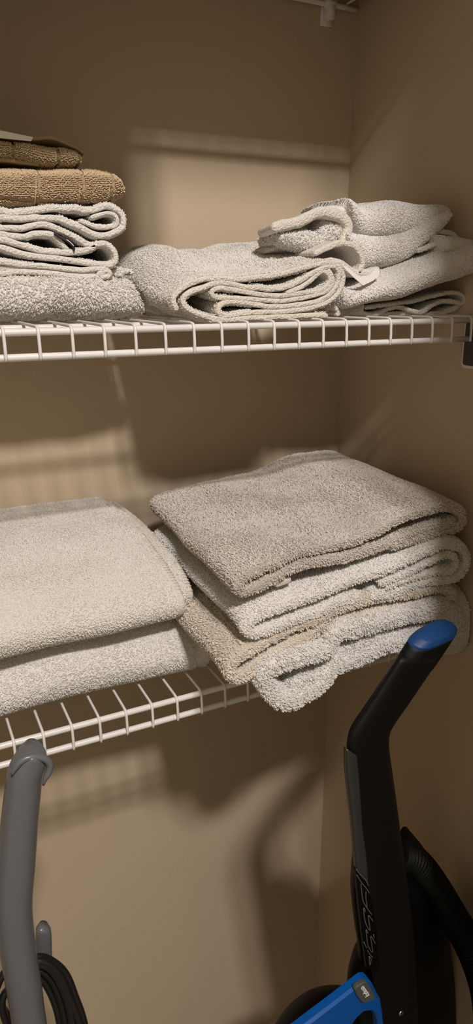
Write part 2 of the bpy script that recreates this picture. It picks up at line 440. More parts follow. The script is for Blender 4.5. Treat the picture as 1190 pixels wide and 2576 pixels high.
# ================================================================== UPPER SHELF: LEFT STACK
Cc = crop(5.95, 0, 500); Dd = crop(5.95, 160, 500)
YS = .098
def xs_sheet(name, yz, x0, x1, t, mat, fmat, label, n=46, deform=None, **kw):
    """cloth folded with its round fold to the front: profile in y-z, run along x towards the left"""
    sh = [([np.array([x1, y, z]) for y, z in p], tt) for p, tt in zip(yz, t)]
    o = towel(name, sh, mat, fmat, (-1, 0, 0), dep(x1-x0, n), deform, **kw)
    tag(o, label, 'towel'); return o
# thick fluffy towel at the bottom
xr = at(372, 760, .10)[0]
def dU1(Pt, u):
    Pt = Pt.copy(); e = max(0, 1-u*5.2)
    zz = np.clip((Pt[:, 2]-.008)/.06, 0, 1.2)
    Pt[:, 2] -= zz*.016*e**1.6
    Pt[:, 0] -= zz*.020*e
    Pt[:, 1] += .006*vnoise(Pt, 30, 2)+.02*e*e*(1-zz)
    Pt[:, 2] += zz*.004*vnoise(Pt, 18, 4)
    return Pt
xs_sheet('bath_towel', [[(.27, .054), (.19, .058), (.13, .057), (.104, .048), (.092, .032), (.100, .018), (.13, .0145), (.19, .014), (.27, .0145)],
                      [(.27, .042), (.19, .044), (.135, .043), (.115, .032), (.135, .026), (.19, .027), (.27, .027)]],
         -.36, xr, (.011, .014), M['white'], M['fcream'],
         'thick fluffy off-white towel, bottom of the left stack on the eye-level shelf', deform=dU1, pile=60000, length=.0044, rr=.00030, seed=11, body=1.0)
def dS(k=.004, r=.0):
    def f(Pt, u):
        Pt = Pt.copy(); Pt[:, 2] += k*vnoise(Pt, 16, 6)*min(1, u*3)+r*u; return Pt
    return f
tc1 = P(Cc([(-1500, 930), (-600, 925), (0, 935), (300, 975), (700, 1010)])+Dd([(238, 1062), (420, 1048), (560, 1045), (670, 1080), (700, 1125), (650, 1165), (560, 1165), (530, 1120), (600, 1105)]), YS)
tc2 = P(Cc([(-1500, 1120), (-600, 1112), (0, 1115), (300, 1095), (700, 1115), (1000, 1148)])+Dd([(238, 1165), (400, 1165), (510, 1165), (555, 1205), (520, 1245), (430, 1235), (300, 1222)]), YS)
tc3 = P(Cc([(-1500, 1030), (0, 1040), (400, 1042), (800, 1075)])+Dd([(300, 1112), (450, 1118)]), YS+.004)
tc4 = P(Dd([(560, 1130), (740, 1090), (840, 1060), (890, 1085), (870, 1125), (780, 1120)]), YS+.012)
tc5 = P(Dd([(800, 1110), (940, 1085), (1010, 1085), (1022, 1110)]), YS+.022)
o = towel('hand_towel', [(tc1, .0062), (tc2, .0058), (tc3, .0062), (tc4, .0055), (tc5, .004)], M['white'], M['fcream'], (0, 1, 0), dep(.15, 22), dS(), pile=14000, length=.0018, body=1.06, seed=21, hemskip=.003)
tag(o, 'thin off-white cloth with curled hems, lying on the fluffy bottom towel at left', 'towel')
tb1 = P(Cc([(-1500, 420), (-600, 430), (0, 440), (300, 435), (450, 410), (620, 382), (760, 398), (900, 462)])+Dd([(120, 545), (260, 620), (370, 682), (450, 695), (540, 672), (640, 680), (745, 760), (788, 860), (770, 940), (700, 985), (560, 985), (400, 962), (200, 935), (0, 905)])
        + Cc([(700, 880), (500, 850), (300, 810), (100, 752), (0, 730), (-600, 700), (-1500, 690)]), YS)
tb2 = P(Cc([(-1500, 510), (-600, 520), (0, 520), (120, 545), (250, 562), (400, 555), (520, 525), (650, 520), (780, 535), (880, 600), (950, 690), (1010, 760)]), YS+.001)
tb3 = P(Cc([(-1500, 610), (-600, 620), (0, 610), (200, 650), (380, 700), (500, 745), (650, 785), (850, 800), (1050, 798)])+Dd([(250, 782), (380, 752), (460, 712)]), YS)
o = towel('hand_towel', [(tb1, .0064), (tb2, .0062), (tb3, .0064)], M['white'], M['fcream'], (0, 1, 0), dep(.17, 26), dS(), pile=26000, length=.0018, body=1.06, seed=22, hemskip=.003)
tag(o, 'white hand towel folded around a black-edged tag, left stack', 'towel')
lb = P(Cc([(830, 520), (900, 570), (980, 610), (1060, 670), (1110, 720), (1112, 765)]), YS-.0035)
mb = MB(); V, Fc = sheet_geo(lb, .0022, (0, 1, 0), dep(.03, 4), step=.002, wav=0); mb.add(V, Fc); mb.build('care_tag', M['ink'], o)['label'] = 'black edge of the care tag'
lb = P(Cc([(1000, 612), (1060, 655), (1105, 705)]), YS-.0052)
mb = MB(); V, Fc = sheet_geo(lb, .0007, (0, 1, 0), dep(.02, 4), step=.002, wav=0); mb.add(V, Fc); mb.build('tag_lettering', M['label'], o)
ta1 = P(Cc([(-1500, 200), (-600, 190), (0, 178), (120, 205), (260, 205), (420, 185), (600, 160), (750, 140), (950, 140), (1190, 148)])+Dd([(300, 168), (420, 165), (560, 125), (680, 108), (800, 150), (885, 240), (905, 340), (880, 430), (780, 495), (650, 540), (520, 545), (400, 505), (250, 425), (120, 370)])
        + Cc([(960, 322), (850, 295), (650, 282), (400, 290), (200, 290), (0, 275), (-600, 285), (-1500, 300)]), YS)
ta2 = P(Dd([(430, 275), (540, 235), (680, 215), (770, 250), (805, 330), (770, 400), (650, 430), (500, 420), (400, 385), (280, 340)]), YS+.001)
o = towel('hand_towel', [(ta1, .0068), (ta2, .0045)], M['white'], M['fwhite'], (0, 1, 0), dep(.17, 26), dS(.003), pile=30000, length=.0020, body=1.06, seed=23, hemskip=.003)
tag(o, 'white hand towel with an open rounded fold, right under the tan towels', 'towel')

# tan towels: rounded folds to the front, stitched panels
H = crop(3.5, 0, 310)
def tan_towel(top_px, bot_px, xr_px, Y, label, seams, band=None, dome=1.0, fwd=.0):
    """profile in y-z run along x, height following the traced top and bottom edges"""
    top = np.array([at(x, y, Y) for x, y in H(top_px)]); bot = np.array([at(x, y, Y) for x, y in H(bot_px)])
    x1 = at(xr_px, 400, Y)[0]
    xs = np.r_[x1-np.array([0, .0012, .003, .006, .010]), np.linspace(x1-.014, -.36, 110)]
    seamx = [at(x/3.5, 400, Y)[0] for x in seams]
    th = np.linspace(-1.15, 1, 64)
    G = []
    for i, x in enumerate(xs):
        zt = np.interp(x, top[:, 0], top[:, 2]); zb = np.interp(x, bot[:, 0], bot[:, 2])
        e = min(1, (x1-x)/.012+.02); e = math.sqrt(1-(1-e)**2)
        zc = (zt+zb)/2; hh = (zt-zb)/2
        row = []
        m = 76
        for j in range(m):
            a = 2*math.pi*j/m
            cx, sx = math.cos(a), math.sin(a)
            pw = .55
            dy = -abs(cx)**pw*np.sign(cx); dz = abs(sx)**.62*np.sign(sx)
            rad = .075
            y = Y+rad-.002+dy*rad*(.9+.1*e)
            z = zc+dz*hh*(.35+.65*e)
            row.append((x, y, z))
        G.append(row)
    G = np.array(G); a, b = G.shape[:2]
    Pf = G.reshape(-1, 3)
    front = np.clip((Y+.05-Pf[:, 1])/.05, 0, 1)
    for sx in seamx:
        xx = Pf[:, 0]-sx-(.10*(Pf[:, 2]-zb) if len(seams) else 0)
        Pf[:, 1] += front*.0028*np.exp(-(xx/.0022)**2)
    if band:
        for zf in band:
            Pf[:, 1] += front*.0016*np.exp(-((Pf[:, 2]-zf)/.0022)**2)
    Pf[:, 2] += .0012*vnoise(Pf, 60, 3); Pf[:, 1] += .0014*vnoise(Pf, 50, 8)
    Fc = [(i*b+j, i*b+(j+1) % b, (i+1)*b+(j+1) % b, (i+1)*b+j) for i in range(a-1) for j in range(b)]
    Fc = [f[::-1] for f in Fc]
    Fc.append(tuple(range(b))); Fc.append(tuple(range((a)*b-1, (a-1)*b-1, -1)))
    o = mesh_obj('tan_towel', Pf, Fc, M['tan'])
    Gp = Pf.reshape(a, b, 3); rs = np.random.RandomState(5); us = []
    xg = Gp[:, 0, 0]; L = []
    for x in np.arange(-.12, x1-.001, .00195):
        fi = np.interp(-x, -xg, np.arange(a)); i0 = min(int(fi), a-2); row = Gp[i0]*(1-(fi-i0))+Gp[i0+1]*(fi-i0)
        row = np.vstack([row, row[:1]]); dd = np.r_[0, np.cumsum(np.linalg.norm(np.diff(row, axis=0), axis=1))]
        q = np.arange(0, dd[-1], .0019); pt = np.stack([np.interp(q, dd, row[:, k]) for k in range(3)], 1)
        tg = np.gradient(pt, axis=0); tg /= np.linalg.norm(tg, axis=1)[:, None]; nm = np.cross(tg, [1, 0, 0]); 
        cen = row.mean(0); nm *= np.sign(((pt-cen)*nm).sum(1))[:, None]
        keep = (pt[:, 1] < Y+.10)
        for sx in seamx: keep &= abs(x-sx-.10*(pt[:, 2]-zb)) > .0016
        if band: 
            for zf in band: keep &= abs(pt[:, 2]-zf) > .0016
        L.append(np.hstack([pt, nm, tg])[keep])
    L = np.vstack(L); n = len(L); h = .0017*(.8+.4*rs.rand(n)); P = np.zeros((n, 5, 3)); jt = rs.normal(0, .0003, (n, 3))
    for i_, q in enumerate(np.linspace(0, 1, 5)):
        arc = math.sin(math.pi*(.05+.9*q)); P[:, i_] = L[:, :3]+jt+L[:, 3:6]*(h*arc)[:, None]+np.array([1, 0, 0])*(.0013*(q-.5))+L[:, 6:]*(h*.3*arc)[:, None]
    o.data.materials.append(M['ftan']); weave_loops(o, P, .00062*np.ones((n, 5)))
    tag(o, label, 'towel')
    for sx in seamx:
        zt = np.interp(sx, top[:, 0], top[:, 2])-.004; zb = np.interp(sx, bot[:, 0], bot[:, 2])+.004
        pts = []
        for z in np.linspace(zt, zb, 14):
            q = (z-(zt+zb)/2)/((zt-zb)/2+.004)
            pts.append((sx+.10*(z-zb)-.0022, Y-.0015+.075*(1-(1-abs(q)**3.2)**.17)*1.0, z))
        MB().tube(pts, .0007, 6).build('stitched_seam', M['tanseam'], o)
    return o
lowt = tan_towel([(-1600, 375), (0, 372), (250, 378), (600, 375), (880, 392), (980, 402), (1040, 432), (1075, 480), (1100, 560)],
                 [(-1600, 745), (0, 742), (300, 738), (740, 730), (900, 712), (1000, 690), (1060, 668), (1100, 640)], 315, YS,
                 'tan towel with stitched panels folded thickly, on top of the white hand towels', [300, 690, 955, -180, -560], band=[at(100, 502, YS)[2]])
upt = tan_towel([(-1600, 130), (0, 140), (280, 165), (480, 205), (600, 215), (690, 240), (735, 280)],
                [(-1600, 300), (0, 285), (200, 310), (360, 350), (500, 372), (660, 372), (735, 372)], 210, YS+.004,
                'smaller tan towel with a white label, topmost of the left stack', [112, 505, 690, -300])
# turned-up hem flap and label on the upper tan towel
fl = P(H([(-1600, 100), (-300, 95), (0, 110), (300, 132), (420, 124), (500, 138), (600, 178), (680, 215), (738, 252)]), YS+.012)
mb = MB(); V, Fc = sheet_geo(fl, .0036, (0, 1, 0), dep(.09, 14), deform=lambda p, u: p+np.array([0, 0, -.012*u]), wav=.0004); mb.add(V, Fc)
mb.build('turned_hem', M['tanhem'], upt)
fl = P(H([(-1600, 350), (-300, 335), (0, 318), (200, 342), (330, 358)]), YS+.012)
mb = MB(); V, Fc = sheet_geo(fl, .004, (0, 1, 0), dep(.09, 10), wav=.0004); mb.add(V, Fc)
mb.build('inner_fold', M['tanhem'], upt)
q = [at(x, y, YS-.001) for x, y in H([(-500, 5), (0, 62), (292, 122), (276, 158), (0, 130), (-500, 75)])]
mb = MB(); V = [p for p in q]+[p+np.array([0, .0012, 0]) for p in q]
mb.add(V, [(0, 1, 4, 5), (1, 2, 3, 4), (11, 10, 7, 6), (10, 9, 8, 7)]+[(i, 6+i, 6+(i+1) % 6, (i+1) % 6) for i in range(6)])
mb.build('label_strip', M['label'], upt, smooth=False)['label'] = 'white satin label strip'

# ================================================================== UPPER SHELF: RIGHT HEAP
G_ = crop(3.216, 820, 640); E_ = crop(4.76, 680, 490); F_ = crop(4.407, 920, 480)
# flat thin cloth at the bottom
def PR(pts, a=(.36, .06), b=(.59, .02)): 
    p0, n = mkplane(a, b); return [at_pl(x, y, p0, n) for x, y in pts]
r1 = PR(G_([(300, 420), (300, 470), (400, 482), (520, 440), (600, 425), (700, 455), (780, 470), (860, 420), (960, 375), (1060, 385), (1110, 400), (1130, 350), (1060, 310), (900, 330), (700, 380), (500, 410), (330, 430)]))
r2 = PR(G_([(420, 492), (600, 480), (800, 490), (950, 470), (1080, 420)]), (.36, .066), (.59, .026))
o = towel('hand_towel', [(r1, .0042), (r2, .006)], M['white'], M['fcream'], (0, 1, 0), dep(.16, 22), dS(.003), pile=8000, length=.0016, seed=41, hemskip=.003)
tag(o, 'thin white cloth with a wavy hem on the wires, bottom of the right heap', 'towel')
c1 = P(G_([(0, 470), (30, 430), (70, 425), (110, 470), (100, 488)]), .045)
o = towel('washcloth', [(c1, .006)], M['cream'], M['fcream'], (.0, 1, .1), dep(.10, 12), dS(.003), pile=3000, length=.0015, seed=42, hemskip=.003)
tag(o, 'little cream cloth corner poking out between the spiral towel and the right heap', 'cloth')
# big rolled fold
def roll(name, px_top, px_bot, Yf, depth, mat, fmat, label, pile, length, seed, n=70, pinch=.0, cat='towel', bul=1.0, rise=0., step=.004):
    """rounded fold whose front silhouette follows the traced top and bottom edges; goes back by depth"""
    fp = (lambda x, y: at(x, y, Yf)) if not isinstance(Yf, tuple) else (lambda x, y: at_pl(x, y, *mkplane(*Yf)))
    t = np.array([fp(x, y) for x, y in px_top]); b = np.array([fp(x, y) for x, y in px_bot])
    t = crom(t, step); b = crom(b, step); u = np.linspace(0, 1, n)
    ti = np.stack([np.interp(u, np.linspace(0, 1, len(t)), t[:, k]) for k in range(3)], 1)
    bi = np.stack([np.interp(u, np.linspace(0, 1, len(b)), b[:, k]) for k in range(3)], 1)
    m = 60; G = np.zeros((n, m, 3)); rad = depth/2
    for j in range(m):
        a = 2*math.pi*j/m; cx, sx = math.cos(a), math.sin(a)
        dz = abs(sx)**.7*np.sign(sx); dy = -abs(cx)**.75*np.sign(cx)
        mid = (ti+bi)/2; hv = (ti-bi)/2
        G[:, j] = mid+hv*dz+np.array([0, 1, 0])*((1+dy)*rad)*np.minimum(1, bul)
        G[:, j, 2] += rise*(1+dy)*.5
    Pf = G.reshape(-1, 3)
    Pf[:, 1] += .004*vnoise(Pf, 28, seed); Pf[:, 2] += .0022*vnoise(Pf, 34, seed+1)
    Pf[:, 0] = np.minimum(Pf[:, 0], W-.003)
    Fc = [(i*m+(j+1) % m, i*m+j, (i+1)*m+j, (i+1)*m+(j+1) % m) for i in range(n-1) for j in range(m)]
    Fc.append(tuple(range(m))); Fc.append(tuple(range(n*m-1, (n-1)*m-1, -1)))
    o = mesh_obj(name, Pf, Fc, mat)
    if pile: add_pile(o, fmat, pile*PILE, length, .0003, seed)
    if label: tag(o, label, cat)
    return o
roll('bath_towel', G_([(150, 210), (160, 215), (240, 262), (300, 268), (400, 220), (560, 150), (800, 60), (1000, -20), (1200, -110), (1330, -150)]),
     G_([(148, 400), (150, 452), (220, 450), (320, 425), (500, 390), (700, 365), (850, 310), (1000, 265), (1200, 195), (1330, 150)]), ((.36, .045), (.59, -.022)), .16,
     M['white'], M['fwhite'], 'big white towel folded into a thick bolster, middle of the right heap', 30000, .0022, 43)
# folded towel above it, round end at the right
r3 = PR(F_([(330, 905), (500, 838), (700, 765), (850, 735), (930, 680), (945, 590), (920, 530), (800, 590), (600, 660)]), (.36, .065), (.59, .018))
r4 = PR(F_([(640, 800), (850, 770), (970, 735), (1030, 660), (1040, 570), (1000, 505), (920, 465), (760, 460), (500, 560)]), (.36, .075), (.59, .028))
o = towel('hand_towel', [(r3, .0048), (r4, .0060)], M['white'], M['fwhite'], (.12, 1, 0), dep(.12, 16), dS(.003), pile=9000, length=.0018, seed=44, hemskip=.003)
tag(o, 'white hand towel with a hollow rounded fold under the crumpled washcloth', 'towel')
roll('bath_towel', F_([(930, 480), (1050, 500), (1190, 520), (1330, 560)]), F_([(930, 700), (1050, 740), (1190, 760), (1330, 780)]), .004, .12, M['white'], M['fwhite'],
     'white towel behind the heap pressed against the right wall', 5000, .002, 45)
# crumpled washcloth on top: several folds of one cloth
def lump(px_top, px_bot, Y, depth, seed, rise=0.):
    return roll('tmp', px_top, px_bot, Y, depth, M['white'], None, None, 0, 0, seed, n=54, rise=rise)
def merge(name, objs, mat, fmat, pile, length, seed, label, cat):
    mb = MB()
    for o in objs:
        me = o.data; V = [tuple(v.co) for v in me.vertices]; mb.add(V, [tuple(p.vertices) for p in me.polygons]); bpy.data.objects.remove(o)
    o = mb.build(name, mat); add_pile(o, fmat, pile*PILE, length, .0003, seed); tag(o, label, cat); return o
Lp = []
# main body (top right lobe)
Lp.append(lump(F_([(-160, 60), (-100, 80), (0, 175), (200, 125), (380, 72), (560, 110), (760, 118), (900, 130), (960, 200)]),
               F_([(-150, 260), (-100, 440), (0, 560), (200, 560), (400, 560), (560, 540), (760, 500), (900, 400), (955, 260)]), ((.36, .085), (.59, .035)), .12, 51, .0))
# lower lobe
Lp.append(lump(F_([(-190, 430), (-100, 440), (0, 440), (200, 480), (400, 470), (600, 380), (800, 250), (930, 200), (960, 240)]),
               F_([(-180, 620), (-60, 880), (150, 870), (350, 865), (500, 800), (650, 690), (800, 560), (920, 430), (958, 300)]), ((.36, .068), (.59, .022)), .10, 52))
# left collar loop
Lp.append(lump(E_([(700, 200), (760, 150), (900, 105), (1050, 92), (1130, 150), (1160, 250)]), E_([(715, 260), (800, 280), (930, 420), (980, 470), (1090, 420), (1150, 300)]), .082, .09, 53))
o = merge('washcloth', Lp, M['white'], M['fwhite'], 36000, .0020, 46, 'crumpled white washcloth heaped on the very top of the right heap', 'cloth')
# tongue (smooth hem flap pointing left)
tg = P(E_([(75, 380), (130, 372), (300, 330), (450, 270), (560, 215), (680, 205), (800, 225), (900, 280), (950, 370), (930, 470), (890, 560)]), .060)
mb = MB(); V, Fc = sheet_geo(tg, .013, (.1, 1, .0), dep(.05, 10), deform=lambda p, u: p+np.array([0, 0, -.004*u]), wav=.0008, step=.003)
mb.add(V, Fc); mb.build('hem_flap', M['cream'], o)
kn = roll('rolled_corner', E_([(130, 470), (250, 435), (400, 405), (500, 410), (590, 450), (640, 380), (700, 270), (770, 290), (830, 275), (890, 340)]),
          E_([(140, 580), (220, 620), (330, 640), (430, 660), (520, 690), (600, 660), (680, 640), (780, 600), (860, 560), (900, 430)]), .066, .06, M['white'], M['fwhite'], None, 14000, .0038, 54)
kn.parent = o
sk = roll('rolled_corner', E_([(-10, 640), (60, 590), (160, 500), (300, 480), (430, 500)]), E_([(0, 700), (60, 705), (200, 710), (320, 705), (430, 690)]), .095, .05, M['cream'], None, None, 0, 0, 55)
sk.parent = o
fl2 = P(E_([(560, 700), (640, 665), (740, 610), (860, 582), (980, 600), (1070, 670), (1110, 760), (1115, 840), (1070, 920)]), .040)
mb = MB(); V, Fc = sheet_geo(fl2, .0075, (.0, 1, .0), dep(.05, 10), wav=.0008, step=.003); mb.add(V, Fc); mb.build('hem_flap', M['cream'], o)
fl3 = P(E_([(740, 790), (860, 830), (960, 900), (1060, 945), (1190, 940), (1290, 900)]), .040)
mb = MB(); V, Fc = sheet_geo(fl3, .010, (.0, 1, .0), dep(.05, 10), wav=.0008, step=.003); mb.add(V, Fc); mb.build('hem_flap', M['white'], o)
q = P(E_([(858, 838), (930, 868), (1010, 940), (1080, 978), (1190, 960), (1270, 880), (1310, 905), (1300, 970), (1230, 1030), (1113, 1085), (1000, 990), (900, 890)]), .024)
q = np.array(q); c = q.mean(0); n = len(q)
V = np.vstack([q, q+np.array([0, .0009, 0])]); mb = MB().add(V, [tuple(range(n-1, -1, -1)), tuple(range(n, 2*n))]+[(i, (i+1) % n, n+(i+1) % n, n+i) for i in range(n)])
mb.build('care_label', M['label'], o, smooth=False)['label'] = 'thin white care label folded to a point'

# ================================================================== LOWER SHELF: RIGHT STACK
M1 = crop(3.3056, 480, 1380); M2 = crop(3.216, 820, 1240)
def PP(pts, off=0): 
    p0, n = mkplane((.2, -.095), (.573, -.045), off); return [at_pl(x, y, p0, n) for x, y in pts]
AX = np.array([.01, 1, 0.0])
def dT(k=.004, rise=.0, seed=0, puff=0.):
    def f(Pt, u):
        Pt = Pt.copy(); Pt[:, 2] += puff*(1-math.exp(-u/.07)); Pt[:, 2] += k*vnoise(Pt, 13, seed)*min(1, u*4)+rise*u; Pt[:, 1] = np.minimum(Pt[:, 1]+.002*vnoise(Pt, 30, seed+2), D-.006)
        Pt[:, 0] = np.minimum(Pt[:, 0]+.004*vnoise(Pt, 11, seed+5)*min(1, u*5), W-.004)
        return Pt
    return f
# topmost, greyish
t1 = PP(M2([(1020, 240), (800, 300), (500, 420), (200, 515), (0, 550)])+M1([(900, 150), (700, 250), (560, 325), (450, 360), (400, 330), (430, 268), (560, 195), (700, 132), (900, 52), (1100, 0)])
        + M2([(100, 425), (230, 395), (400, 325), (600, 215), (800, 150), (980, 112), (1080, 150), (1115, 225), (1060, 290), (900, 325), (700, 385), (560, 430)]))
o = towel('bath_towel', [(t1, .0125)], M['greyt'], M['fgrey'], np.array([.06, 1, 0]), dep(.315, 50), dT(.006, .004, 1), pile=70000, length=.0034, rr=.0003, seed=61, step=.003, body=1.0)
tag(o, 'greyish folded bath towel, topmost of the lower shelf right stack', 'towel'); T1o = o
t2 = PP(M2([(400, 850), (600, 800), (800, 735), (950, 712), (1080, 680), (1145, 585), (1120, 480), (1000, 432), (850, 470), (600, 590), (300, 700), (64, 790)])
        + M1([(1000, 420), (850, 470), (700, 525), (560, 590), (490, 640), (470, 685), (520, 718), (650, 690), (900, 600), (1100, 530)])+M2([(100, 900), (260, 868)]), .009)
t2b = PP(M2([(450, 740), (700, 640), (880, 550), (1000, 512), (1062, 560), (1030, 635), (900, 652), (700, 700), (500, 765)]), .009)
o = towel('bath_towel', [(t2, .0115), (t2b, .0075)], M['white'], M['fwhite'], AX, dep(.30, 46), dT(.004, .0, 2, .011), pile=60000, length=.0032, rr=.0003, seed=62, step=.003, body=1.0)
tag(o, 'bright white bath towel, second from the top of the lower shelf right stack', 'towel')
mb = MB(); V, Fc = sheet_geo(PP(M1([(415, 785), (450, 800), (540, 782), (700, 735)]), .0), .004, AX, dep(.2, 20), dT(.004, .0, 2), wav=.0004); mb.add(V, Fc)
mb.build('woven_hem', M['hem'], o)
mb = MB(); V, Fc = sheet_geo(PP(M1([(730, 300), (770, 285), (820, 268)]), -.003), .0085, AX, dep(.03, 6), wav=.0002); mb.add(V, Fc)
mb.build('woven_hem', M['hem'], T1o)
t3 = PP(M2([(850, 925), (600, 955), (300, 1025), (0, 1085)])+M1([(1000, 740), (850, 810), (700, 890), (550, 990), (440, 1070), (370, 1085), (330, 1030), (360, 950), (480, 870), (700, 760), (900, 660), (1100, 590)])
        + M2([(100, 950), (400, 868), (700, 822), (930, 785), (1030, 825), (1000, 885), (900, 895)]), .008)
o = towel('bath_towel', [(t3, .0125)], M['ecru'], M['fecru'], AX, dep(.30, 46), dT(.004, .0, 3, .008), pile=60000, length=.0038, rr=.0003, seed=63, step=.003, body=1.0)
tag(o, 'ecru folded bath towel, third from the top of the lower shelf right stack', 'towel')
t4 = PP(M2([(760, 1215), (500, 1260), (280, 1360), (100, 1420)])+M1([(1100, 1150), (950, 1240), (830, 1290), (740, 1270), (650, 1170), (620, 1080), (700, 1010), (850, 950), (1000, 900), (1150, 870)])
        + M2([(100, 1165), (300, 1115), (500, 1065), (700, 1010), (900, 975), (1030, 1000), (1080, 1080), (1050, 1160), (900, 1190)]), .018)
t4b = PP(M1([(860, 1180), (950, 1120), (1100, 1060)])+M2([(100, 1330), (300, 1240), (500, 1190), (800, 1120)]), .012)
o = towel('bath_towel', [(t4, .020), (t4b, .012)], M['white'], M['fwhite'], AX, dep(.30, 40), dT(.004, .0, 4, .009), pile=80000, length=.0050, rr=.00032, seed=64, step=.004, body=1.0)
tag(o, 'fluffy white bath towel drooping over the shelf edge, bottom of the lower right stack', 'towel')
# towel squeezed between the stack and the right wall
roll('bath_towel', [(1060, 1520), (1120, 1478), (1165, 1470), (1200, 1490)], [(1040, 1690), (1100, 1688), (1160, 1675), (1200, 1664)], ((.50, -.04), (.59, -.05)), .15,
     M['white'], M['fwhite'], 'white towel squeezed in the shade between the lower right stack and the wall', 12000, .0032, 65)

# ================================================================== LOWER SHELF: LEFT STACK
def dL(seed, x1, k=.004, taper=.02, tz=0., shear=0., offs=None):
    def f(Pt, u):
        Pt = Pt.copy(); Pt[:, 2] += k*vnoise(Pt, 11, seed)
        Pt[:, 1] = np.minimum(Pt[:, 1]+.004*vnoise(Pt, 14, seed+2), D-.006)
        Pt[:, 0] += shear*(Pt[:, 1]-.03)
        Pt[:, 2] -= tz*u
        return Pt
    return f
xa = at(526, 1620, .036)[0]
l2 = [[(.28, -.368), (.20, -.362), (.12, -.362), (.07, -.372), (.040, -.392), (.036, -.412), (.055, -.427), (.10, -.430), (.20, -.430), (.28, -.430)],
      [(.28, -.385), (.15, -.382), (.09, -.388), (.062, -.400), (.09, -.412), (.15, -.412), (.28, -.412)]]
xs_sheet('bath_towel', l2, -.42, xa, (.017, .016), M['white'], M['fwhite'], 'thick white bath towel resting on the wires, under the towel with stitched hems',
         deform=dL(3, xa, .003, shear=-.05), pile=90000, length=.0036, seed=71, hemskip=.006, offs=[0, .012], body=1.0, n=60, step=.004)
xb = at(494, 1480, .025)[0]
l1 = [[(.275, -.270), (.20, -.274), (.13, -.284), (.07, -.300), (.040, -.318), (.036, -.330), (.060, -.337), (.275, -.336)],
      [(.275, -.262), (.20, -.266), (.13, -.276), (.07, -.292), (.032, -.312), (.020, -.332), (.040, -.348), (.10, -.350), (.20, -.348), (.275, -.346)],
      [(.275, -.290), (.20, -.292), (.13, -.300), (.08, -.312), (.055, -.322), (.08, -.330), (.13, -.328), (.275, -.318)]]
o = xs_sheet('bath_towel', l1, -.42, xb, (.010, .010, .014), M['cream'], M['fcream'], 'large off-white bath towel with stitched hems, upper one at the lower shelf left',
             deform=dL(7, xb, .005, shear=-.10), pile=90000, length=.0026, seed=72, hemskip=.007, offs=[0, .020, .024], body=1.0, n=60, step=.004)

def stitches(parent, prof, x, seed, shear, k, up=.006, ln=.006):
    mb = MB(); C = crom([np.array([x, y, z]) for y, z in prof], .0042)
    T = np.gradient(C, axis=0); T /= np.linalg.norm(T, axis=1)[:, None]; N = np.cross(T, [1, 0, 0]); N *= np.sign(N[:, 2:3]*1.0+N[:, 1:2]*-.3)
    f = dL(seed, x, k, shear=shear)
    for c, n_ in zip(C, N):
        if c[2] < prof[-1][1]+.002: continue
        a = np.array([c+n_*up+[ln*q, 0, (.0007*math.sin(math.pi*(q+.5)))] for q in (-.5, -.2, .2, .5)])
        mb.tube(f(a, 0), .0008, 6)
    mb.build('hem_stitching', M['hem'], parent)
stitches(o, [(.27, -.262), (.20, -.266), (.13, -.276), (.07, -.292), (.032, -.312), (.020, -.332)], xb-.024, 7, -.10, .005, up=.0052)
stitches(o, [(.27, -.270), (.20, -.274), (.13, -.284), (.07, -.300), (.040, -.318), (.036, -.330)], xb-.004, 7, -.10, .005, up=.0052)

# ================================================================== BLACK VACUUM WITH BLUE CAP
def loft(secs, n=28, pw=.75, cap=True):
    """secs: (centre, half width vector, half depth vector)"""
    V = []
    for c, a, b in secs:
        c, a, b = map(np.asarray, (c, a, b))
        for j in range(n):
            t = 2*math.pi*j/n; cx, sx = math.cos(t), math.sin(t)
            V.append(c+a*abs(cx)**pw*np.sign(cx)+b*abs(sx)**pw*np.sign(sx))
    k = len(secs); Fc = [(i*n+j, i*n+(j+1) % n, (i+1)*n+(j+1) % n, (i+1)*n+j) for i in range(k-1) for j in range(n)]
    if cap: Fc += [tuple(range(n-1, -1, -1)), tuple((k-1)*n+j for j in range(n))]
    return np.array(V), Fc
def bar(pxl, Y, hd, pw=.75, step=.006, n=28):
    """pxl: (left px point, right px point) pairs along the bar"""
    Ys = Y if callable(Y) else (lambda i: Y)
    Lw = crom([at(a[0], a[1], Ys(i)) for i, (a, b) in enumerate(pxl)], step); Rw = crom([at(b[0], b[1], Ys(i)) for i, (a, b) in enumerate(pxl)], step)
    m = max(len(Lw), len(Rw)); u = np.linspace(0, 1, m)
    rs = lambda Q: np.stack([np.interp(u, np.linspace(0, 1, len(Q)), Q[:, k]) for k in range(3)], 1)
    Lw, Rw = rs(Lw), rs(Rw)
    out = []
    for l, r in zip(Lw, Rw):
        c = (l+r)/2; v = c-CAM; v[2] = 0; v /= np.linalg.norm(v); out.append((c+v*hd, (r-l)/2*1.02, v*hd))
    return loft(out, n, pw)
YV = -.165
vac = empty('upright_vacuum', tuple(at(960, 2500, YV))); tag(vac, 'black upright vacuum cleaner with a blue-capped bent handle at front right', 'vacuum cleaner')
def vpart(name, VF, mat, parent=vac, smooth=True, sharp=None):
    V, Fc = VF
    V = np.asarray(V)-np.array(vac.location) if parent is vac else np.asarray(V)-np.array(vac.location)
    o = mesh_obj(name, V, Fc, mat, parent, smooth)
    if sharp: autosmooth(o, sharp)
    return o
